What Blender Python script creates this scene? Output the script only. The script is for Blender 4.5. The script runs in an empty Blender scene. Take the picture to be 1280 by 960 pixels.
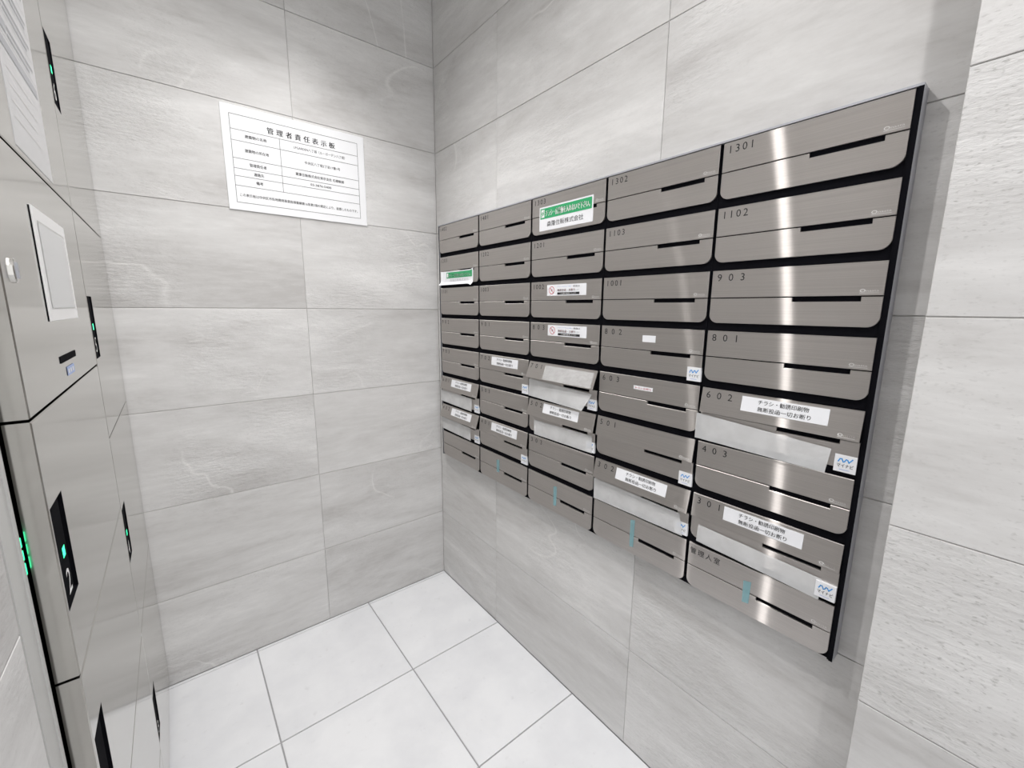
import bpy, math, random
from mathutils import Matrix, Vector
random.seed(7)
S = bpy.context.scene
COL = S.collection

# ------------------------------------------------------------------ camera
cam = bpy.data.cameras.new('camera'); cam.sensor_fit = 'HORIZONTAL'; cam.sensor_width = 36
cam.lens = 530.86/1280*36; cam.clip_start = 0.01; cam.clip_end = 50
co = bpy.data.objects.new('camera', cam); COL.objects.link(co)
fw = Vector((0.6145297, 0.76921482, -0.17510514)); rt = Vector((0.78215684, -0.62302917, 0.00808276)); up = Vector((0.10287823, 0.14192677, 0.98451656))
m = Matrix((rt, up, -fw)).transposed().to_4x4(); m.translation = Vector((-0.87907, -1.59558, 1.20333))
co.matrix_world = m
S.camera = co
# ------------------------------------------------------------------ world, exposure
w = bpy.data.worlds.new('world'); S.world = w; w.use_nodes = True
w.node_tree.nodes['Background'].inputs[0].default_value = (0.985, 0.985, 0.99, 1)
w.node_tree.nodes['Background'].inputs[1].default_value = 1.25
vs = S.view_settings
S.display_settings.display_device = 'sRGB'
vs.view_transform = 'Standard'; vs.look = 'None'; vs.gamma = 1; vs.use_curve_mapping = False
vs.exposure = 0.26
CEIL = 2.45
LAMPS = [((-0.50, -0.37), 34, 84), ((-0.78, -0.81), 44, 145), ((-0.60, -1.84), 34, 140)]   # ceiling downlights: position, watts, beam

# ------------------------------------------------------------------ materials
def nodes(name):
    mt = bpy.data.materials.new(name); mt.use_nodes = True
    nt = mt.node_tree; b = nt.nodes['Principled BSDF']
    return mt, nt, b
def plain(name, col, rough=.5, metal=0, emit=0, spec=None):
    mt, nt, b = nodes(name)
    b.inputs['Base Color'].default_value = (*col, 1); b.inputs['Roughness'].default_value = rough; b.inputs['Metallic'].default_value = metal
    if spec is not None: b.inputs['Specular IOR Level'].default_value = spec
    if emit:
        b.inputs['Emission Color'].default_value = (*col, 1); b.inputs['Emission Strength'].default_value = emit
    return mt
def N(nt, t, **kw):
    n = nt.nodes.new(t)
    for k, v in kw.items():
        if k in n.inputs: n.inputs[k].default_value = v
        else: setattr(n, k, v)
    return n
def L(nt, a, b): nt.links.new(a, b)
def math_(nt, op, a, b=None, clamp=False):
    n = nt.nodes.new('ShaderNodeMath'); n.operation = op; n.use_clamp = clamp
    for i, x in enumerate((a, b)):
        if x is None: continue
        if isinstance(x, (int, float)): n.inputs[i].default_value = x
        else: nt.links.new(x, n.inputs[i])
    return n.outputs[0]
def mixc(nt, f, a, b):
    n = nt.nodes.new('ShaderNodeMix'); n.data_type = 'RGBA'
    for i, x in ((0, f), (6, a), (7, b)):
        if isinstance(x, (int, float)): n.inputs[i].default_value = x
        elif isinstance(x, tuple): n.inputs[i].default_value = (*x, 1)
        else: nt.links.new(x, n.inputs[i])
    return n.outputs[2]
def ramp(nt, f, pts):
    n = nt.nodes.new('ShaderNodeValToRGB'); e = n.color_ramp.elements
    e[0].position, e[1].position = pts[0][0], pts[-1][0]
    e[0].color = (*pts[0][1], 1); e[1].color = (*pts[-1][1], 1)
    for p, c in pts[1:-1]: e.new(p).color = (*c, 1)
    nt.links.new(f, n.inputs[0]); return n.outputs[0]
def g(v): return (v, v, v)

def stone(name, pits=0.25, vein=.5):
    mt, nt, b = nodes(name)
    tc = nt.nodes.new('ShaderNodeTexCoord'); oi = nt.nodes.new('ShaderNodeObjectInfo')
    off = nt.nodes.new('ShaderNodeVectorMath'); off.operation = 'SCALE'; off.inputs[0].default_value = (37.3, 11.7, 53.1); L(nt, oi.outputs['Random'], off.inputs['Scale'])
    add = nt.nodes.new('ShaderNodeVectorMath'); L(nt, tc.outputs['Object'], add.inputs[0]); L(nt, off.outputs[0], add.inputs[1])
    mp = N(nt, 'ShaderNodeMapping'); mp.inputs['Scale'].default_value = (1.0, 1.0, 4.5); mp.inputs['Rotation'].default_value = (0, .16, 0); L(nt, add.outputs[0], mp.inputs[0])
    n1 = N(nt, 'ShaderNodeTexNoise', Scale=1.5, Detail=7.0, Roughness=.6, Distortion=.7); L(nt, mp.outputs[0], n1.inputs['Vector'])
    n2 = N(nt, 'ShaderNodeTexNoise', Scale=14.0, Detail=5.0, Roughness=.7); L(nt, mp.outputs[0], n2.inputs['Vector'])
    f = math_(nt, 'ADD', math_(nt, 'MULTIPLY', n1.outputs[0], .72), math_(nt, 'MULTIPLY', n2.outputs[0], .28))
    c = ramp(nt, f, [(.34, (.49, .48, .472)), (.45, (.585, .578, .572)), (.54, (.64, .635, .63)), (.66, (.74, .735, .73))])
    # pale mineral veins
    n3 = N(nt, 'ShaderNodeTexNoise', Scale=1.3, Detail=3.0, Roughness=.5, Distortion=1.3); L(nt, add.outputs[0], n3.inputs['Vector'])
    r = math_(nt, 'ABSOLUTE', math_(nt, 'SUBTRACT', n3.outputs[0], .5))
    r = math_(nt, 'SUBTRACT', 1, math_(nt, 'MULTIPLY', r, 130), True)
    n4 = N(nt, 'ShaderNodeTexNoise', Scale=3.1, Detail=2.0); L(nt, add.outputs[0], n4.inputs['Vector'])
    msk = math_(nt, 'MULTIPLY', math_(nt, 'SUBTRACT', n4.outputs[0], .52), 9, True)
    c = mixc(nt, math_(nt, 'MULTIPLY', math_(nt, 'MULTIPLY', r, msk), vein), c, (.82, .815, .80))
    # small dark pits
    mp2 = N(nt, 'ShaderNodeMapping'); mp2.inputs['Scale'].default_value = (1, 1, 2.2); L(nt, add.outputs[0], mp2.inputs[0])
    n5 = N(nt, 'ShaderNodeTexNoise', Scale=135.0, Detail=3.0); L(nt, mp2.outputs[0], n5.inputs['Vector'])
    pm = math_(nt, 'MULTIPLY', math_(nt, 'SUBTRACT', n5.outputs[0], .585), 8, True)
    pm = math_(nt, 'MULTIPLY', pm, math_(nt, 'MULTIPLY', math_(nt, 'SUBTRACT', n4.outputs[0], .36), 5, True))
    c = mixc(nt, math_(nt, 'MULTIPLY', pm, pits), c, (.33, .325, .315))
    # per-tile shade
    br = math_(nt, 'ADD', .965, math_(nt, 'MULTIPLY', oi.outputs['Random'], .07))
    sc = nt.nodes.new('ShaderNodeVectorMath'); sc.operation = 'SCALE'; L(nt, c, sc.inputs[0]); L(nt, br, sc.inputs['Scale'])
    L(nt, sc.outputs[0], b.inputs['Base Color'])
    b.inputs['Roughness'].default_value = .42
    b.inputs['Specular IOR Level'].default_value = .4
    mp3 = N(nt, 'ShaderNodeMapping'); mp3.inputs['Scale'].default_value = (1, 1, 3.0); L(nt, add.outputs[0], mp3.inputs[0])
    n6 = N(nt, 'ShaderNodeTexNoise', Scale=46.0, Detail=5.0, Roughness=.6); L(nt, mp3.outputs[0], n6.inputs['Vector'])
    h = math_(nt, 'MULTIPLY', n6.outputs[0], math_(nt, 'MULTIPLY', math_(nt, 'SUBTRACT', n4.outputs[0], .46), 5.0, True))
    bp = N(nt, 'ShaderNodeBump', Strength=.5, Distance=.006); L(nt, h, bp.inputs['Height']); L(nt, bp.outputs[0], b.inputs['Normal'])
    return mt

def floor_mat():
    mt, nt, b = nodes('white_floor_tile')
    tc = nt.nodes.new('ShaderNodeTexCoord'); oi = nt.nodes.new('ShaderNodeObjectInfo')
    off = nt.nodes.new('ShaderNodeVectorMath'); off.operation = 'SCALE'; off.inputs[0].default_value = (31, 17, 9); L(nt, oi.outputs['Random'], off.inputs['Scale'])
    add = nt.nodes.new('ShaderNodeVectorMath'); L(nt, tc.outputs['Object'], add.inputs[0]); L(nt, off.outputs[0], add.inputs[1])
    n1 = N(nt, 'ShaderNodeTexNoise', Scale=5.0, Detail=5.0, Roughness=.6); L(nt, add.outputs[0], n1.inputs['Vector'])
    c = ramp(nt, n1.outputs[0], [(.36, (.72, .73, .755)), (.62, (.79, .80, .82))])
    n2 = N(nt, 'ShaderNodeTexNoise', Scale=42.0, Detail=3.0); L(nt, add.outputs[0], n2.inputs['Vector'])
    sp = math_(nt, 'MULTIPLY', math_(nt, 'SUBTRACT', n2.outputs[0], .66), 8, True)
    c = mixc(nt, math_(nt, 'MULTIPLY', sp, .3), c, (.55, .55, .56))
    L(nt, c, b.inputs['Base Color']); b.inputs['Roughness'].default_value = .38
    bp = N(nt, 'ShaderNodeBump', Strength=.05, Distance=.003); L(nt, n2.outputs[0], bp.inputs['Height']); L(nt, bp.outputs[0], b.inputs['Normal'])
    return mt

def steel(name, col, rough, aniso, grain=.04, tail=0):
    mt, nt, b = nodes(name)
    b.inputs['Metallic'].default_value = 1
    tc = nt.nodes.new('ShaderNodeTexCoord')
    mp = N(nt, 'ShaderNodeMapping'); mp.inputs['Scale'].default_value = (3, 3, 900); L(nt, tc.outputs['Object'], mp.inputs[0])
    n1 = N(nt, 'ShaderNodeTexNoise', Scale=1.0, Detail=3.0); L(nt, mp.outputs[0], n1.inputs['Vector'])
    a = tuple(x*(1-grain*1.5) for x in col); c = tuple(min(1, x*(1+grain*1.5)) for x in col)
    cc = ramp(nt, n1.outputs[0], [(.3, a), (.7, c)])
    L(nt, cc, b.inputs['Base Color'])
    L(nt, math_(nt, 'ADD', rough-.02, math_(nt, 'MULTIPLY', n1.outputs[0], .04)), b.inputs['Roughness'])
    if aniso:
        b.inputs['Anisotropic'].default_value = aniso
        tg = N(nt, 'ShaderNodeTangent', direction_type='UV_MAP'); L(nt, tg.outputs[0], b.inputs['Tangent'])
        if tail:      # brushed grain also throws a long tail across the brushing direction
            gl = N(nt, 'ShaderNodeBsdfAnisotropic', Roughness=.42, Anisotropy=.97); L(nt, cc, gl.inputs['Color']); L(nt, tg.outputs[0], gl.inputs['Tangent'])
            gl.distribution = 'GGX'
            mx = nt.nodes.new('ShaderNodeMixShader'); mx.inputs[0].default_value = tail
            L(nt, b.outputs[0], mx.inputs[1]); L(nt, gl.outputs[0], mx.inputs[2]); L(nt, mx.outputs[0], nt.nodes['Material Output'].inputs['Surface'])
    return mt

def tape_mat(name, col, alpha):
    mt, nt, b = nodes(name)
    tc = nt.nodes.new('ShaderNodeTexCoord')
    n1 = N(nt, 'ShaderNodeTexNoise', Scale=28.0, Detail=4.0); L(nt, tc.outputs['Object'], n1.inputs['Vector'])
    b.inputs['Base Color'].default_value = (*col, 1); b.inputs['Roughness'].default_value = .3
    L(nt, math_(nt, 'ADD', alpha-.12, math_(nt, 'MULTIPLY', n1.outputs[0], .24), True), b.inputs['Alpha'])
    bp = N(nt, 'ShaderNodeBump', Strength=.25, Distance=.004); L(nt, n1.outputs[0], bp.inputs['Height']); L(nt, bp.outputs[0], b.inputs['Normal'])
    return mt

M = dict(
    stone=stone('grey_stone_tile'), stone2=stone('pitted_grey_stone_tile', .6, .7), floor=floor_mat(),
    grout=plain('grey_wall_grout', (.58, .57, .56), .9), floor_grout=plain('grey_floor_grout', (.36, .36, .37), .9),
    white=plain('white_paint', (.8, .8, .8), .7),
    box_steel=steel('brushed_mailbox_steel', (.64, .605, .58), .44, .99, .05, .15),
    door_steel=steel('hairline_locker_steel', (.58, .57, .54), .14, 0, .012),
    grey_steel=plain('grey_painted_steel', (.42, .43, .47), .4, .3),
    black=plain('black_plastic', (.006, .006, .008), .8, spec=.02), gloss_black=plain('glossy_black_plastic', (.012, .012, .013), .12),
    ink=plain('black_ink', (.015, .015, .017), .6), grey_ink=plain('grey_ink', (.25, .25, .26), .6), paper=plain('white_paper', (.82, .83, .86), .45), sign=plain('white_sign_board', (.83, .84, .86), .3),
    red=plain('red_ink', (.55, .03, .05), .5), green=plain('green_print', (.03, .36, .14), .45), blue=plain('blue_print', (.03, .30, .72), .5), pale=plain('pale_grey_etching', (.80, .79, .78), .5),
    tape=tape_mat('cloudy_white_tape', (.86, .87, .88), .62), film=tape_mat('clear_film', (.86, .87, .88), .42), bluetape=tape_mat('pale_blue_tape', (.25, .55, .62), .5),
    led=plain('green_led', (.02, .85, .36), .4, 0, 1.6), chrome=plain('polished_steel', (.75, .74, .72), .15, 1), frost=plain('frosted_acrylic', (.70, .71, .72), .25),
    sleeve=plain('paper_in_clear_sleeve', (.60, .60, .61), .3), white_print=plain('white_print', (.85, .85, .85), .5), lens=plain('lamp_lens', (1, .98, .95), .5, 0, 6), pale_blue=plain('pale_blue_print', (.38, .48, .78), .5), grey_print=plain('grey_print', (.42, .43, .45), .5),
    edge_trim=plain('grey_satin_trim', (.52, .52, .51), .4),
)
# ------------------------------------------------------------------ mesh helpers (local frame: x right, z up, -y towards the viewer)
GLYPH = {}
def glyph(s, bold):
    k = (s, bold)
    if k not in GLYPH:
        c = bpy.data.curves.new('t', 'FONT'); c.body = s; c.size = 1; c.resolution_u = 2; c.offset = bold
        o = bpy.data.objects.new('t', c); COL.objects.link(o)
        dg = bpy.context.evaluated_depsgraph_get(); e = o.evaluated_get(dg); me = e.to_mesh()
        v = [(p.co.x, p.co.y) for p in me.vertices]; f = [tuple(p.vertices) for p in me.polygons]
        e.to_mesh_clear(); bpy.data.objects.remove(o); bpy.data.curves.remove(c)
        GLYPH[k] = (v, f)
    return GLYPH[k]
class MB:
    def __init__(s): s.v = []; s.f = []; s.m = []; s.mats = []
    def mi(s, mat):
        if mat not in s.mats: s.mats.append(mat)
        return s.mats.index(mat)
    def face(s, pts, mat):
        b = len(s.v); s.v += pts; s.f.append(tuple(range(b, b+len(pts)))); s.m.append(s.mi(mat))
    def box(s, x0, x1, y0, y1, z0, z1, mat, front=None):
        b = len(s.v); s.v += [(x0, y0, z0), (x1, y0, z0), (x1, y1, z0), (x0, y1, z0), (x0, y0, z1), (x1, y0, z1), (x1, y1, z1), (x0, y1, z1)]
        for i, q in enumerate([(0, 1, 5, 4), (1, 2, 6, 5), (2, 3, 7, 6), (3, 0, 4, 7), (4, 5, 6, 7), (3, 2, 1, 0)]):
            s.f.append(tuple(b+j for j in q)); s.m.append(s.mi(front if (front and i == 0) else mat))
    def plate(s, out, yf, yb, bev, mat):
        n = len(out); ins = []
        for i in range(n):
            p, c, q = Vector(out[i-1]), Vector(out[i]), Vector(out[(i+1) % n])
            a = (c-p).normalized(); d = (q-c).normalized(); na = Vector((-a.y, a.x)); nd = Vector((-d.y, d.x))
            k = (na+nd); k = k/max(.3, k.length_squared)*2
            ins.append(c+k*bev)
        b = len(s.v)
        s.v += [(x, yb, z) for x, z in out]+[(x, yf+bev, z) for x, z in out]+[(p.x, yf, p.y) for p in ins]
        k = s.mi(mat)
        s.f.append(tuple(b+2*n+i for i in range(n))); s.m.append(k)
        s.f.append(tuple(b+i for i in reversed(range(n)))); s.m.append(k)
        for i in range(n):
            j = (i+1) % n
            for o in (0, n):
                s.f.append((b+o+i, b+o+j, b+o+n+j, b+o+n+i)); s.m.append(k)
    def rect(s, x0, x1, z0, z1, y, mat): s.face([(x0, y, z0), (x1, y, z0), (x1, y, z1), (x0, y, z1)], mat)
    def text(s, t, x, z, size, y, mat, align='L', bold=0.0, width=None, pitch=None):
        if pitch:
            for i, ch in enumerate(t):
                if ch != ' ': s.text(ch, x+i*pitch, z, size, y, mat, 'C', bold)
            return
        if bold > 0:
            for dx in (-bold, bold): s.text(t, x+dx*size, z, size, y, mat, align, 0, width)
            return
        v, f = glyph(t, bold)
        if not v: return
        x0 = min(p[0] for p in v); x1 = max(p[0] for p in v); sx = size
        if width: sx = width/max(1e-6, x1-x0)
        o = {'L': x-x0*sx, 'C': x-(x0+x1)/2*sx, 'R': x-x1*sx}[align]
        b = len(s.v); k = s.mi(mat)
        s.v += [(o+px*sx, y, z+pz*size) for px, pz in v]
        for q in f: s.f.append(tuple(b+i for i in q)); s.m.append(k)
    def ring(s, cx, cz, r0, r1, y, mat, n=20, ax=1.0):
        for i in range(n):
            a, c = 2*math.pi*i/n, 2*math.pi*(i+1)/n
            s.face([(cx+ax*r*math.cos(t), y, cz+r*math.sin(t)) for r, t in ((r0, a), (r1, a), (r1, c), (r0, c))], mat)
    def line(s, pts, wd, y, mat):
        for (a, b_), (c, d) in zip(pts, pts[1:]):
            t = Vector((c-a, d-b_)).normalized()*wd/2
            s.face([(a+t.y-t.x, y, b_-t.x-t.y), (c+t.y+t.x, y, d-t.x+t.y), (c-t.y+t.x, y, d+t.x+t.y), (a-t.y-t.x, y, b_+t.x-t.y)], mat)
    def sheet(s, fn, nu, nv, mat, back=None, th=.0):
        b = len(s.v)
        for j in range(nv+1):
            for i in range(nu+1): s.v.append(fn(i/nu, j/nv))
        k = s.mi(mat)
        for j in range(nv):
            for i in range(nu):
                a = b+j*(nu+1)+i; s.f.append((a, a+1, a+nu+2, a+nu+1)); s.m.append(k)
    def lathe(s, prof, cx, cy, mat, n=24):
        b = len(s.v)
        for r, z in prof:
            for i in range(n): s.v.append((cx+r*math.cos(2*math.pi*i/n), cy+r*math.sin(2*math.pi*i/n), z))
        k = s.mi(mat)
        for j in range(len(prof)-1):
            for i in range(n):
                s.f.append((b+j*n+i, b+j*n+(i+1) % n, b+(j+1)*n+(i+1) % n, b+(j+1)*n+i)); s.m.append(k)
    def mesh(s, name):
        me = bpy.data.meshes.new(name); me.from_pydata(s.v, [], s.f)
        for q in s.mats: me.materials.append(M[q])
        me.polygons.foreach_set('material_index', s.m)
        uv = me.uv_layers.new(name='UVMap')
        for lp in me.loops:
            p = me.vertices[lp.vertex_index].co; uv.data[lp.index].uv = (p.x, p.z)
        return me
    def build(s, name, parent=None, loc=(0, 0, 0), rotz=0): return put(name, s.mesh(name), parent, loc, rotz)
def put(name, me, parent=None, loc=(0, 0, 0), rotz=0):
    o = bpy.data.objects.new(name, me); COL.objects.link(o); o.location = loc; o.rotation_euler = (0, 0, rotz)
    if parent: o.parent = parent
    return o
def thing(name, label, cat, loc=(0, 0, 0), rotz=0, group=None):
    o = bpy.data.objects.new(name, None); COL.objects.link(o); o.empty_display_size = .05
    o.location = loc; o.rotation_euler = (0, 0, rotz); o['label'] = label; o['category'] = cat
    if group: o['group'] = group
    return o
def struct(o, label=None):
    o['kind'] = 'structure'
    if label: o['label'] = label
    return o
R90 = math.pi/2
# ------------------------------------------------------------------ room shell
JZ = [0, .297, .597, .897, 1.197, 1.497, 1.797, 2.097, CEIL]
TILE = {}
def tile_mesh(wd, h, mat, gap=.0016):
    k = (round(wd, 3), round(h, 3), mat)
    if k not in TILE:
        b = MB(); x, z = wd/2-.0005, h/2-gap/2
        b.plate([(-x, -z), (x, -z), (x, z), (-x, z)], 0, .006, .0007, mat)
        TILE[k] = b.mesh('tile')
    return TILE[k]
def wall(name, origin, rotz, us, thick, mat, zs=JZ, label=None, u0=None, u1=None):
    """us: joint positions along the wall (local x); front face at local y=0"""
    b = MB(); b.box(us[0] if u0 is None else u0, us[-1] if u1 is None else u1, .0028, thick, zs[0], zs[-1], 'grout')
    wl = struct(b.build(name, None, origin, rotz), label)
    for x0, x1 in zip(us, us[1:]):
        for z0, z1 in zip(zs, zs[1:]):
            put('tile', tile_mesh(x1-x0, z1-z0, mat), wl, ((x0+x1)/2, 0, (z0+z1)/2))
    return wl
PIER_X, PIER_Y, LW = -.088, -1.490, -1.020
wall('wall_back', (0, 0, 0), 0, [-1.0180, -.508, 0], .15, 'stone', label='grey stone tiled wall behind the notice board', u0=-1.5, u1=.15)
wall('wall_right', (0, 0, 0), -R90, [0.0, .406, 1.011, 1.49], .15, 'stone', label='grey stone tiled wall carrying the mailboxes')
wall('wall_pier', (PIER_X, PIER_Y, 0), -R90, [0, .6, 1.2], .238, 'stone2', label='grey stone tiled wall stepping forward at the right')
wall('wall_left', (LW, -2.18, 0), R90, [0.0, .55, 1.148], .4, 'stone', label='grey stone tiled wall beside the parcel lockers', u1=1.188)
b = MB(); b.box(0, .040, 0, .0028, 0, CEIL, 'edge_trim'); b.box(.034, .040, -.0016, .0, 0, CEIL, 'edge_trim')
struct(b.build('trim_1', None, (LW, -1.028, 0), R90), 'grey satin edge strip where the left wall meets the lockers')
b = MB(); b.box(-1.45, .15, -2.70, .15, CEIL, CEIL+.1, 'white'); struct(b.build('ceiling'), 'plain white ceiling')
b = MB(); b.box(-1.45, .15, -3.35, .15, -.12, -.003, 'floor_grout')
fl = struct(b.build('floor'), 'pale square floor tiles with grey joints')
fx = [-1.03, -.757, -.357, 0]; fy = [0, -.012, -.419, -.815, -1.213, -1.611, -2.009, -2.407, -2.805, -3.2]
for a, c in zip(fx, fx[1:]):
    for i, (p, q) in enumerate(zip(fy, fy[1:])):
        g_ = .0015 if i == 0 else .0022
        t = MB(); hx, hy = (c-a)/2-.002, (p-q)/2-(.0008 if i == 0 else .002)
        bb = .0008
        o0 = [(-hx, -hy), (hx, -hy), (hx, hy), (-hx, hy)]
        t.v += [(x, y, -.006) for x, y in o0]+[(x, y, -bb) for x, y in o0]+[(x*(1-bb/hx), y*(1-bb/hy), 0) for x, y in o0]
        for ring in (0, 4):
            for k in range(4): t.f.append((ring+k, ring+(k+1) % 4, ring+4+(k+1) % 4, ring+4+k)); t.m.append(t.mi('floor'))
        t.f.append((8, 9, 10, 11)); t.m.append(0); t.f.append((3, 2, 1, 0)); t.m.append(0)
        t.build('tile', fl, ((a+c)/2, (p+q)/2, 0))
# downlights (above the frame)
for i, ((lx, ly), wt, beam) in enumerate(LAMPS):
    where = ['nearest the back wall', 'above the mailboxes and lockers', 'above the viewer', 'farthest behind the viewer'][i]
    d = thing('downlight', 'round white recessed ceiling downlight '+where, 'ceiling light', (lx, ly, CEIL), 0, 'ceiling downlights')
    b = MB(); b.lathe([(.062, 0), (.062, -.004), (.056, -.006), (.048, -.002), (.046, 0)], 0, 0, 'white_print'); b.build('trim_ring', d)
    b = MB(); b.lathe([(.045, -.001), (.02, -.0015), (.0001, -.0015)], 0, 0, 'lens'); b.build('lens', d)
    la = bpy.data.lights.new('downlight_lamp', 'SPOT'); la.energy = wt; la.color = (1, .98, .966); la.spot_size = math.radians(beam); la.spot_blend = 1.0; la.shadow_soft_size = .022
    lo = bpy.data.objects.new('downlight_lamp', la); COL.objects.link(lo); lo.parent = d; lo.location = (0, 0, -.012)

# ------------------------------------------------------------------ mailboxes
Y0, W, ZT, H = -.0710, .27283, 1.5118, .11607
PU0, PU1 = .0041, .2702
NUM = [['1402', '1401', '1303', '1302', '1301'], ['1203', '1202', '1201', '1103', '1102'], ['1101', '1003', '1002', '1001', '903'],
       ['902', '901', '803', '802', '801'], ['703', '702', '701', '603', '602'], ['601', '503', '502', '501', '403'],
       ['402', '401', '303', '302', '301'], ['', '', '', '', '管理人室']]
TILT = {'601': 12, '402': 17, '702': 3.5, '401': 6, '701': 20, '502': 12.5, '501': 8, '302': 13, '602': 8.5, '301': 5}
NOADS = {'702', '601', '402', '401', '502', '302', '602', '301'}
SQUARE = {'702', '601', '402', '401', '701', '502', '501', '302', '602', '301', '802'}
FH = .0520
def shared(fn):
    c = {}
    def f(*a):
        if a not in c: c[a] = fn(*a)
        return c[a]
    return f
@shared
def body_mesh(z0):
    b = MB(); b.box(.0004, W-.0004, .0044, .0275, z0, H-.0004, 'black'); return b.mesh('body')
@shared
def flap_mesh():
    b = MB(); b.plate([(PU0, -FH), (PU1, -FH), (PU1, -.0006), (PU0, -.0006)], 0, .0040, .0005, 'box_steel'); return b.mesh('flap')
@shared
def panel_mesh():
    t, bt, r = -.0538, -.1012, .0165
    o = [(PU0, t)]
    o += [(PU0+r-r*math.cos(a), bt+r-r*math.sin(a)) for a in [i*math.pi/16 for i in range(9)]]
    o += [(PU1-r+r*math.sin(a), bt+r-r*math.cos(a)) for a in [i*math.pi/16 for i in range(9)]]
    o += [(PU1, t), (.2436, t), (.2436, t-.0072), (.1478, t-.0072), (.1478, t)]
    b = MB(); b.plate(o, 0, .0040, .0005, 'box_steel'); return b.mesh('lower_panel')
@shared
def emblem_mesh():
    b = MB(); y = -.0003
    b.ring(.2440, -.0446, .0016, .0024, y, 'pale', 14, 1.5)
    b.text('nasta', .2485, -.0462, .0046, y, 'pale', 'L', .01, .0155); b.rect(.2405, .2645, -.0485, -.0480, y, 'pale'); return b.mesh('emblem')
@shared
def noads_mesh():
    b = MB(); b.plate([(.0840, -.0345), (.2250, -.0345), (.2250, -.0062), (.0840, -.0062)], -.0006, 0, .0001, 'paper')
    b.text('チラシ・勧誘印刷物', .1545, -.0172, .0094, -.0009, 'ink', 'C', .006, .082)
    b.text('無断投函一切お断り', .1570, -.0302, .0094, -.0009, 'ink', 'C', .006, .086); return b.mesh('no_advert_label')
@shared
def square_mesh():
    b = MB(); b.plate([(.2400, -.1078), (.2702, -.1078), (.2702, -.0785), (.2400, -.0785)], -.0007, .0042, .0001, 'paper')
    y = -.0010; x0, z0 = .2455, -.0902
    b.line([(x0, z0), (x0+.0022, z0+.0048), (x0+.0045, z0+.0050), (x0+.0068, z0), (x0+.0085, z0+.0010), (x0+.0105, z0+.0050), (x0+.0125, z0+.0042), (x0+.0145, z0+.0004), (x0+.0188, z0+.0066)], .0017, y, 'blue')
    b.text('マイナビ', .2553, -.0992, .0072, y, 'ink', 'C', .012, .0225); b.rect(.2480, .2620, -.1038, -.1030, y, 'pale_blue'); return b.mesh('square_sticker')
@shared
def prohibit_mesh(dx, dz):
    b = MB(); x, z = .0735+dx, -.0402+dz
    b.plate([(x, z), (x+.1470, z), (x+.1470, z+.0300), (x, z+.0300)], -.0006, 0, .0001, 'paper'); y = -.0009
    b.ring(x+.0190, z+.0150, .0092, .0108, y, 'red', 22); b.line([(x+.0122, z+.0222), (x+.0258, z+.0078)], .0016, y, 'red')
    b.rect(x+.0155, x+.0225, z+.0120, z+.0180, y+.0001, 'grey_print')
    b.text('チラシ・パンフレット等の', x+.0415, z+.0225, .0042, y, 'pale_blue', 'L', 0, .052); b.text('投函は', x+.1005, z+.0222, .0052, y, 'ink', 'L', 0, .024)
    b.text('無断投函・お断り', x+.0415, z+.0115, .0078, y, 'red', 'L', .004, .066); b.text('します', x+.1090, z+.0120, .0052, y, 'grey_print', 'L', 0, .013)
    b.rect(x+.0415, x+.1240, z+.0025, z+.0088, y, 'ink'); b.text('この場所は監視しています', x+.0830, z+.0041, .0040, y-.0002, 'white_print', 'C', 0, .058)
    return b.mesh('prohibition_label')
def green_text(b, x, z, wd, h, y, f=lambda u: 0):
    b.rect(x+.004, x+wd-.004, z+h*.50, z+h*.94, y, 'green')
    b.rect(x+.0075, x+.0205, z+h*.56, z+h*.89, y-.0002, 'white_print'); b.ring(x+.014, z+h*.72, .0025, .0045, y-.0004, 'green', 12); b.line([(x+.0105, z+h*.60), (x+.0175, z+h*.85)], .0012, y-.0004, 'green')
    b.text('チラシ・広告物を入れないで下さい。', x+.025, z+h*.605, h*.29, y-.0004, 'white_print', 'L', .026, wd-.035)
    b.text('森隆住販株式会社', x+wd*.50, z+h*.17, h*.24, y, 'grey_ink', 'C', .004, wd*.68)
def bank(n, r): return (-.030, Y0-n*W, ZT-(r+1)*H)
ROWS = ['top row', 'second row', 'third row', 'fourth row', 'fifth row', 'sixth row', 'seventh row', 'bottom row']
COLS = ['leftmost column', 'second column from left', 'middle column', 'second column from right', 'rightmost column']
def label_of(n, r, num):
    if num == '管理人室': return 'brushed steel mailbox lettered 管理人室 with blue tape, bottom of the rightmost column'
    if not num:
        return 'unnumbered brushed steel mailbox '+('in the bottom left corner of the bank, without tape' if n == 0 else 'with pale blue tape, bottom of the '+COLS[n])
    if num == '1203': return 'brushed steel mailbox with a curled green sticker over its slot, second from top at left'
    if num == '601': return 'brushed steel mailbox in the leftmost column, upper of the two with cloudy tape'
    if num == '402': return 'brushed steel mailbox in the leftmost column, lower of the two with cloudy tape'
    if n == 0: return 'plain brushed steel mailbox, '+ROWS[r]+' of the leftmost column'
    ex = {'1303': ' with large green sticker', '1002': ' with red prohibition label', '803': ' with red prohibition label', '701': ' with wide open flap', '802': ' with small blank label',
          '603': ' with tiny strip label', '501': ' with square sticker only'}.get(num, ' with black-printed label' if num in NOADS else '')
    return '%ssteel mailbox %s%s, %s of %s' % ('' if ex else 'plain ', num, ex, ROWS[r], COLS[n])
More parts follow.
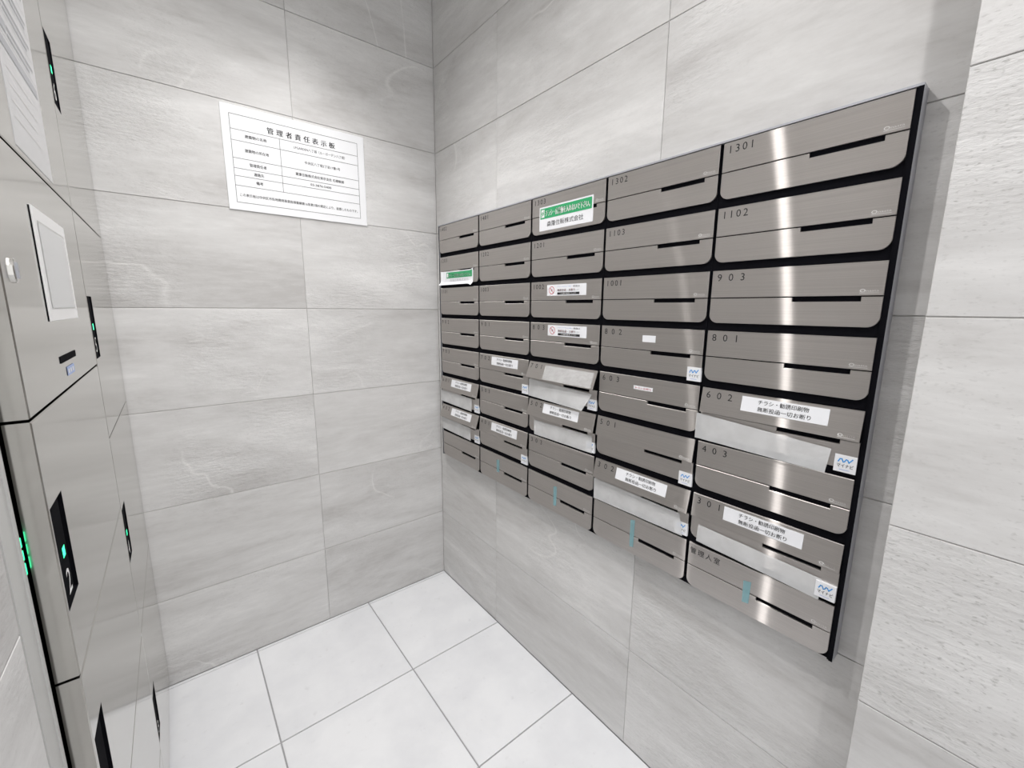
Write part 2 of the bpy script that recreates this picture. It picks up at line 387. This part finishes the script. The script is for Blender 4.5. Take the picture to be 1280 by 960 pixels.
# tape outlines: (u, v) corners top-left, top-right, bottom-right, bottom-left and outward lift at the four corners
TAPES = {'602': ((-.002, .0555), (.2345, .0715), (.2300, .1150), (-.003, .1100), (.0035, .002, .004, .0015)),
         '301': ((.0220, .0675), (.2475, .0745), (.2470, .1150), (.0195, .1065), (.001, .001, .002, .001)),
         '302': ((.0020, .0570), (.2500, .0600), (.2610, .1100), (.0035, .1140), (.001, .0015, .002, .001)),
         '502': ((.0290, .0645), (.2625, .0610), (.2640, .1085), (.0310, .1105), (.001, .0015, .002, .001)),
         '701': ((.0040, .0550), (.2590, .0640), (.2330, .1120), (.0030, .1085), (.002, .0045, .014, .002)),
         '601': ((-.001, .0600), (.2270, .0600), (.2240, .1090), (-.002, .1050), (.001, .001, .0015, .001)),
         '402': ((.0020, .0580), (.2170, .0590), (.2160, .1080), (.0030, .1050), (.001, .001, .0015, .001))}
BLUE = {(1, 7): (.1075, .1240, .0165, .0640), (2, 7): (.1215, .1350, .0165, .0800), (3, 7): (.1240, .1362, .0095, .0840), (4, 7): (.1235, .1370, .0270, .0770)}
proto = None
for r in range(8):
    for n in range(5):
        num = NUM[r][n]
        if proto is None:
            t = thing('mailbox', '', 'mailbox'); bo = put('body', body_mesh(.0004), t); fp = put('flap', flap_mesh(), t, (0, 0, H)); lp = put('lower_panel', panel_mesh(), t, (0, 0, H)); em = put('emblem', emblem_mesh(), fp)
            proto = (t, bo, fp, lp, em)
        else:
            t = proto[0].copy(); COL.objects.link(t); cp = []
            for q in proto[1:]:
                c = q.copy(); COL.objects.link(c); cp.append(c)
            bo, fp, lp, em = cp
            for c in (bo, fp, lp): c.parent = t
            em.parent = fp
        if r == 7: bo.data = body_mesh(.0122)
        t.location = bank(n, r); t.rotation_euler = (0, 0, -R90); t['group'] = 'numbered mailboxes on the right wall'
        t['label'] = label_of(n, r, num)
        fp.rotation_euler = (-math.radians(TILT.get(num, 0)), 0, 0)
        if num:
            b = MB()
            if len(num) == 4 and num[0] == '1':
                b.text(num, .0170, -.0205, .0190, -.0003, 'ink', pitch=.0128, bold=0)
            elif num == '管理人室':
                b.text(num, .0150, -.0225, .0150, -.0003, 'ink', pitch=.0172, bold=0)
            else:
                b.text(num, .0185, -.0208, .0195, -.0003, 'ink', pitch=.0215, bold=0)
            b.build('number', fp)
        if num in NOADS:
            o = put('no_advert_label', noads_mesh(), fp); o['label'] = 'white label printed in black'
            o.location = ({'301': -.0125, '302': -.0095, '502': -.012, '702': -.006, '401': -.006}.get(num, 0), 0, {'301': -.0005}.get(num, 0))
        if num in SQUARE:
            o = put('square_sticker', square_mesh(), lp, (0, -.0040 if num == '301' else 0, 0)); o['label'] = 'small white sticker with a blue zigzag'
        if num == '1002': put('prohibition_label', prohibit_mesh(0, 0), fp)['label'] = 'white label with red circle'
        if num == '803': put('prohibition_label', prohibit_mesh(.0065, .0044), fp)['label'] = 'white label with red circle'
        if num == '802':
            b = MB(); b.plate([(.125, -.0337), (.1588, -.0337), (.1588, -.0185), (.125, -.0185)], -.0006, 0, .0001, 'paper'); b.build('blank_label', fp)['label'] = 'small blank white label'
        if num == '603':
            b = MB(); b.plate([(.1086, -.0304), (.1602, -.0304), (.1602, -.0218), (.1086, -.0218)], -.0006, 0, .0001, 'paper'); b.text('チラシお断り', .1344, -.0282, .0050, -.0009, 'red', 'C', 0, .044); b.build('strip_label', fp)['label'] = 'tiny white strip label'
        if num == '1303':
            b = MB(); b.plate([(.0360, -.0930), (.2332, -.0930), (.2332, -.0298), (.0360, -.0298)], -.0008, 0, .0001, 'paper'); green_text(b, .0360, -.0930, .1972, .0632, -.0011); b.build('green_sticker', lp)['label'] = 'green and white printed sticker'
        if num == '1203':
            b = MB(); u0, u1, v0, v1 = .018, .240, .0565, .1065
            def curl(s_, q):
                a = max(0, 1-s_/.16); c = max(0, 1-q/.30)
                u = u0+(u1-u0)*s_+.012*a*a; v = v1+(v0-v1)*q
                if s_ > .9: v += (.5-q)*.010*((s_-.9)/.1)**2
                return (u, -.0012-.010*a*a-.012*c*c, -v)
            b.sheet(curl, 16, 8, 'paper')
            def on(s_, q, d): p = curl(s_, q); return (p[0], p[1]-d, p[2])
            for i in range(10):
                s0, s1 = .17+i*.08, .17+(i+1)*.08
                b.face([on(s0, .50, .0004), on(s1, .50, .0004), on(s1, .93, .0004), on(s0, .93, .0004)], 'green')
            b.text('チラシ・広告物を入れないで下さい。', .075, -.0775, .0130, -.0022, 'white_print', 'L', .010, .150)
            b.rect(.0600, .0700, -.0780, -.0630, -.0022, 'white_print'); b.text('森隆住販株式会社', .150, -.0935, .0100, -.0040, 'grey_print', 'C', 0, .13)
            b.build('curled_sticker', lp)['label'] = 'curled green and white sticker'
        if num == '701':
            b = MB(); b.sheet(lambda p, q: (.0780+.1840*p, -.0006-.0008*math.sin(11*p+3*q)**2, -.0500+.0420*q), 16, 4, 'film'); b.build('clear_film', fp)['label'] = 'wrinkled clear film on the flap'
        if num in TAPES:
            a, c, d, e, lf = TAPES[num]; b = MB()
            ph = random.random()*6
            def tp(s_, q):
                x = (a[0]*(1-s_)+c[0]*s_)*q+(e[0]*(1-s_)+d[0]*s_)*(1-q); v = (a[1]*(1-s_)+c[1]*s_)*q+(e[1]*(1-s_)+d[1]*s_)*(1-q)
                l = (lf[0]*(1-s_)+lf[1]*s_)*q+(lf[3]*(1-s_)+lf[2]*s_)*(1-q)
                return (x, -.0009-l-.0006*math.sin(9*s_+ph+2*q)**2, -v)
            b.sheet(tp, 14, 4, 'tape'); b.build('clear_tape', lp)['label'] = 'cloudy translucent tape over the panel'
        if (n, r) in BLUE:
            u0, u1, v0, v1 = BLUE[(n, r)]; b = MB()
            b.face([(u0, -.0010, -v1), (u1-.001, -.0010, -v1+.002), (u1, -.0010, -v0), (u0-.001, -.0010, -v0-.003)], 'bluetape'); b.build('blue_tape', lp)['label'] = 'strip of pale blue tape'
# casing around the bank
cs = thing('mailbox_casing', 'black and grey steel casing framing the whole bank of mailboxes', 'casing', (-.030, Y0, ZT-8*H), -R90)
TW, BT = 5*W, .0118
b = MB(); b.box(-.0045, TW+.0060, .0280, .0300, BT, 8*H+.0045, 'grey_steel'); b.build('back_plate', cs)
b = MB(); b.box(-.0045, TW+.0060, -.0010, .0280, 8*H+.0006, 8*H+.0040, 'grey_steel'); b.build('top_rail', cs)
b = MB(); b.box(TW+.0002, TW+.0060, -.0005, .0280, BT, 8*H+.0006, 'grey_steel', 'black'); b.box(TW-.0025, TW+.0002, .0012, .0040, BT, 8*H, 'black'); b.build('right_side', cs)
b = MB(); b.box(-.0045, -.0002, .0010, .0280, BT, 8*H+.0006, 'grey_steel', 'black'); b.build('left_side', cs)

# ------------------------------------------------------------------ parcel lockers (front plane x=-.998, local x = +y world)
FX = -.998
def locker(name, label, y0, y1, doors, body_y0, body_y1):
    t = thing(name, label, 'locker', (FX, y0, 0), R90, 'parcel lockers along the left wall')
    b = MB(); b.box(body_y0-y0, body_y1-y0, .0245, .40, .0, CEIL-.002, 'gloss_black'); b.build('body', t)
    wd = y1-y0
    for z0, z1, hz, digit in doors:
        gp = .0016; x0, x1, za, zb = gp*.3, wd-gp, z0+gp, z1-gp
        d = MB(); bev = .0012
        if hz is None:
            d.plate([(x0, za), (x1, za), (x1, zb), (x0, zb)], 0, .0200, bev, 'door_steel'); dd = d.build('door', t)
        else:
            hx0, hx1, ha, hb = x0+.0045, x0+.0660, hz-.0600, hz+.0600
            O = [(x0, za), (x1, za), (x1, zb), (x0, zb)]; I = [(x0+bev, za+bev), (x1-bev, za+bev), (x1-bev, zb-bev), (x0+bev, zb-bev)]; Hh = [(hx0, ha), (hx1, ha), (hx1, hb), (hx0, hb)]
            for k in range(4):
                j = (k+1) % 4
                d.face([(O[k][0], .02, O[k][1]), (O[j][0], .02, O[j][1]), (O[j][0], bev, O[j][1]), (O[k][0], bev, O[k][1])], 'door_steel')
                d.face([(O[k][0], bev, O[k][1]), (O[j][0], bev, O[j][1]), (I[j][0], 0, I[j][1]), (I[k][0], 0, I[k][1])], 'door_steel')
                d.face([(I[k][0], 0, I[k][1]), (I[j][0], 0, I[j][1]), (Hh[j][0], 0, Hh[j][1]), (Hh[k][0], 0, Hh[k][1])], 'door_steel')
            d.face([(O[3][0], .02, O[3][1]), (O[2][0], .02, O[2][1]), (O[1][0], .02, O[1][1]), (O[0][0], .02, O[0][1])], 'door_steel')
            dd = d.build('door', t)
            # black finger pull: a plate sloping in from the left edge to a deep right wall
            q = MB(); s1 = hx0+.042
            yl = lambda x: .0006
            q.face([(hx0, .0006, ha), (s1, .0006, ha), (s1, .0006, hb), (hx0, .0006, hb)], 'black')
            q.face([(s1, .0006, ha), (s1, .0165, ha), (s1, .0165, hb), (s1, .0006, hb)], 'black')
            q.face([(s1, .0165, ha), (hx1, .0165, ha), (hx1, .0165, hb), (s1, .0165, hb)], 'black')
            q.face([(hx1, .0165, ha), (hx1, 0, ha), (hx1, 0, hb), (hx1, .0165, hb)], 'black')
            for zz in (ha, hb): q.face([(hx0, 0, zz), (hx1, 0, zz), (hx1, .0165, zz), (hx0, .0165, zz)], 'black')
            q.build('handle', dd)['label'] = 'black recessed finger pull'
            cx = hx0+.0225
            b = MB() if digit in '2456' else None
            if b: b.sheet(lambda a, c: (cx-.006+.012*a, yl(cx-.006+.012*a)-.0009, hz+.0015-.006+.012*c), 1, 1, 'led')
            if b: b.build('indicator', dd)['label'] = 'green glowing indicator'
            if digit:
                b = MB(); v, f = glyph(digit, 0); xs = [p[0] for p in v]; w0 = (min(xs)+max(xs))/2
                bb = len(b.v); k = b.mi('white_print')
                for px, pz in v:
                    x = cx+.001+(px-w0)*.040; b.v.append((x, yl(x)-.0007, hz-.0480+pz*.042))
                for ff in f: b.f.append(tuple(bb+i for i in ff)); b.m.append(k)
                b.build('digit', dd)['label'] = 'white digit on the finger pull'
    return t
YA, YB, YC = -.9760, -.4570, -.0015
la = locker('parcel_locker', 'near steel parcel locker column with control door, white panel and handle numbered 2', YA, YB,
            [(.034, .200, None, ''), (.200, .496, None, ''), (.496, .794, .645, '1'), (.794, 1.089, .932, '2'), (1.089, 1.377, None, ''), (1.377, 2.05, 1.612, '')], -.9865, YB-.001)
lb = locker('parcel_locker', 'far steel parcel locker column touching the tiled back wall', YB, YC,
            [(.034, .502, .268, '3'), (.502, .940, .724, '4'), (.940, 1.377, 1.160, '5'), (1.377, 2.05, 1.612, '6')], YB, YC)
for t, wd in ((la, YB-YA), (lb, YC-YB)):
    b = MB(); b.plate([(0.0005, 2.0525), (wd-.0016, 2.0525), (wd-.0016, CEIL-.003), (0.0005, CEIL-.003)], 0, .02, .0012, 'door_steel'); b.build('top_panel', t)
    b = MB(); b.box(0, wd-.001, .006, .0240, .001, .032, 'gloss_black'); b.build('plinth', t)
A = lambda y: y-YA     # world y -> local x of the near locker
doors_a = [c for c in la.children if c.name.split('.')[0] == 'door']
ctrl, topdoor = doors_a[4], doors_a[5]
# white raised holder on the control door
b = MB(); x0, x1, z0, z1 = A(-.812), A(-.606), 1.1825, 1.3225
b.plate([(x0, z0), (x1, z0), (x1, z1), (x0, z1)], -.0026, 0, .0008, 'white_print')
fr = .016  # grey outline around the pane is its inner shadow, painted widest at the top
b.rect(x0+fr, x1-fr, z0+fr, z1-fr, -.0028, 'edge_trim'); b.rect(x0+fr+.0015, x1-fr-.0008, z0+fr+.0008, z1-fr-.0022, -.0030, 'frost'); b.box(x0-.0006, x0+.0004, -.0008, 0, z0, z1-.001, 'black')  # black strip stands in for the shadow gap along the holder's left edge
b.build('notice_holder', ctrl)['label'] = 'white framed notice holder'
b = MB(); kx = A(-.938); b.plate([(kx+.0075*math.cos(i*math.pi/8), 1.2370+.0125*math.sin(i*math.pi/8)) for i in range(16)], -.003, 0, .001, 'chrome'); b.box(kx-.0022, kx+.0022, -.0045, -.003, 1.229, 1.245, 'grey_steel'); b.build('keyhole', ctrl)['label'] = 'small bright steel keyhole plate'
b = MB(); b.box(A(-.789), A(-.672), -.0008, .001, 1.1265, 1.1355, 'black'); b.build('card_slot', ctrl)['label'] = 'thin black slot'
b = MB(); b.rect(A(-.756), A(-.700), 1.106, 1.1185, -.0006, 'pale_blue')
for i in range(3): b.rect(A(-.750)+i*.016, A(-.750)+i*.016+.009, 1.109, 1.115, -.0009, 'white_print')
b.build('blue_mark', ctrl)['label'] = 'small pale blue printed mark'
# glowing green boxes set in the gap beside the near locker
b = MB()
for za, zb in ((.9620, .9720), (.9480, .9580), (.9320, .9440)): b.box(.0095-.0195, .0005-.0045, .0215, .0243, za, zb, 'led')
b.build('gap_green_marks', la)['label'] = 'green glowing marks in the black gap'
# printed notice on the upper near door
nt_ = thing('paper_notice', 'white printed paper notice taped to the upper near locker door', 'notice', (FX, -.820, 1.386), R90)
b = MB(); b.plate([(0, 0), (.207, 0), (.207, .297), (0, .297)], -.0006, 0, .0001, 'sleeve'); b.build('sheet', nt_)
b = MB(); y = -.0009
b.rect(.012, .195, .112, .124, y, 'grey_print')
for i in range(4):
    z = .140+i*.030
    for x0, x1 in ((.012, .195),): b.rect(x0, x1, z-.0106, z-.0100, y, 'grey_print')
    b.rect(.016, .052, z-.004, z+.009, y, 'grey_print'); b.rect(.058, .190, z+.005, z+.009, y, 'grey_print'); b.rect(.058, .165+.008*(i % 3), z-.004, z, y, 'grey_print')
for i in range(4): b.rect(.020, .150+.01*(i % 2), .090-i*.018, .0915-i*.018, y, 'pale')
b.build('printing', nt_)['label'] = 'grey printed table rows'

# ------------------------------------------------------------------ notice board on the back wall (A3)
sg = thing('notice_board', 'white rectangular notice board with black Japanese table on the back wall', 'sign', (-.7035, -.0003, 1.4935), 0)
SW, SH = .4195, .2945
b = MB(); b.plate([(0, 0), (SW, 0), (SW, SH), (0, SH)], -.0030, 0, .0006, 'sign'); b.build('board', sg)
b = MB(); y = -.0033; lw = .0011; FL, FR_, FT, FB = .0215, SW-.0235, SH-.0245, .0225
fh = FT-FB; rows = [FT-fh*k for k in (.166, .29, .49, .606, .694, .804)]; dv = FL+.348*(FR_-FL)
for z in [FT, FB]+rows: b.rect(FL, FR_, z-lw/2, z+lw/2, y, 'ink')
for x in (FL, FR_): b.rect(x-lw/2, x+lw/2, FB, FT, y, 'ink')
b.rect(dv-lw/2, dv+lw/2, rows[-1], rows[0], y, 'ink'); b.build('table_lines', sg)
b = MB()
b.text('管理者責任表示板', SW*.305, FT-fh*.130, .0198, y, 'ink', pitch=.0262, bold=.022); b.build('lettering', sg)
def cen(k0, k1, s): return FT-fh*(k0+k1)/2-s*.36
for s_, k0, k1, wd in (('建築物の名称', .166, .29, .058), ('建築物の所在地', .29, .49, .064), ('管理責任者', .49, .606, .046), ('連絡先', .606, .694, .027), ('備考', .694, .804, .019)):
    b = MB(); b.text(s_, (FL+dv)/2, cen(k0, k1, .0105), .0105, y, 'ink', 'C', .014, wd); b.build('lettering', sg)
for s_, k0, k1, x, wd in (('LPGARDEN八丁堀（ルーガーデン八丁堀）', .166, .29, .272, .160), ('中央区八丁堀2丁目17番1号', .29, .49, .278, .112), ('菱重住販株式会社東京支社 石橋敏朗', .49, .606, .268, .152), ('03-3876-5400', .606, .694, .268, .066)):
    b = MB(); b.text(s_, x, cen(k0, k1, .0100), .0100, y, 'ink', 'C', .014 if k0 > .45 else .006, wd); b.build('lettering', sg)
b = MB(); b.text('この表示板は中央区市街地開発事業指導要綱第16条第2項の規定により、設置したものです。', (FL+FR_)/2, FB+fh*.075, .0098, y, 'ink', 'C', .010, .356)
b.build('lettering', sg)
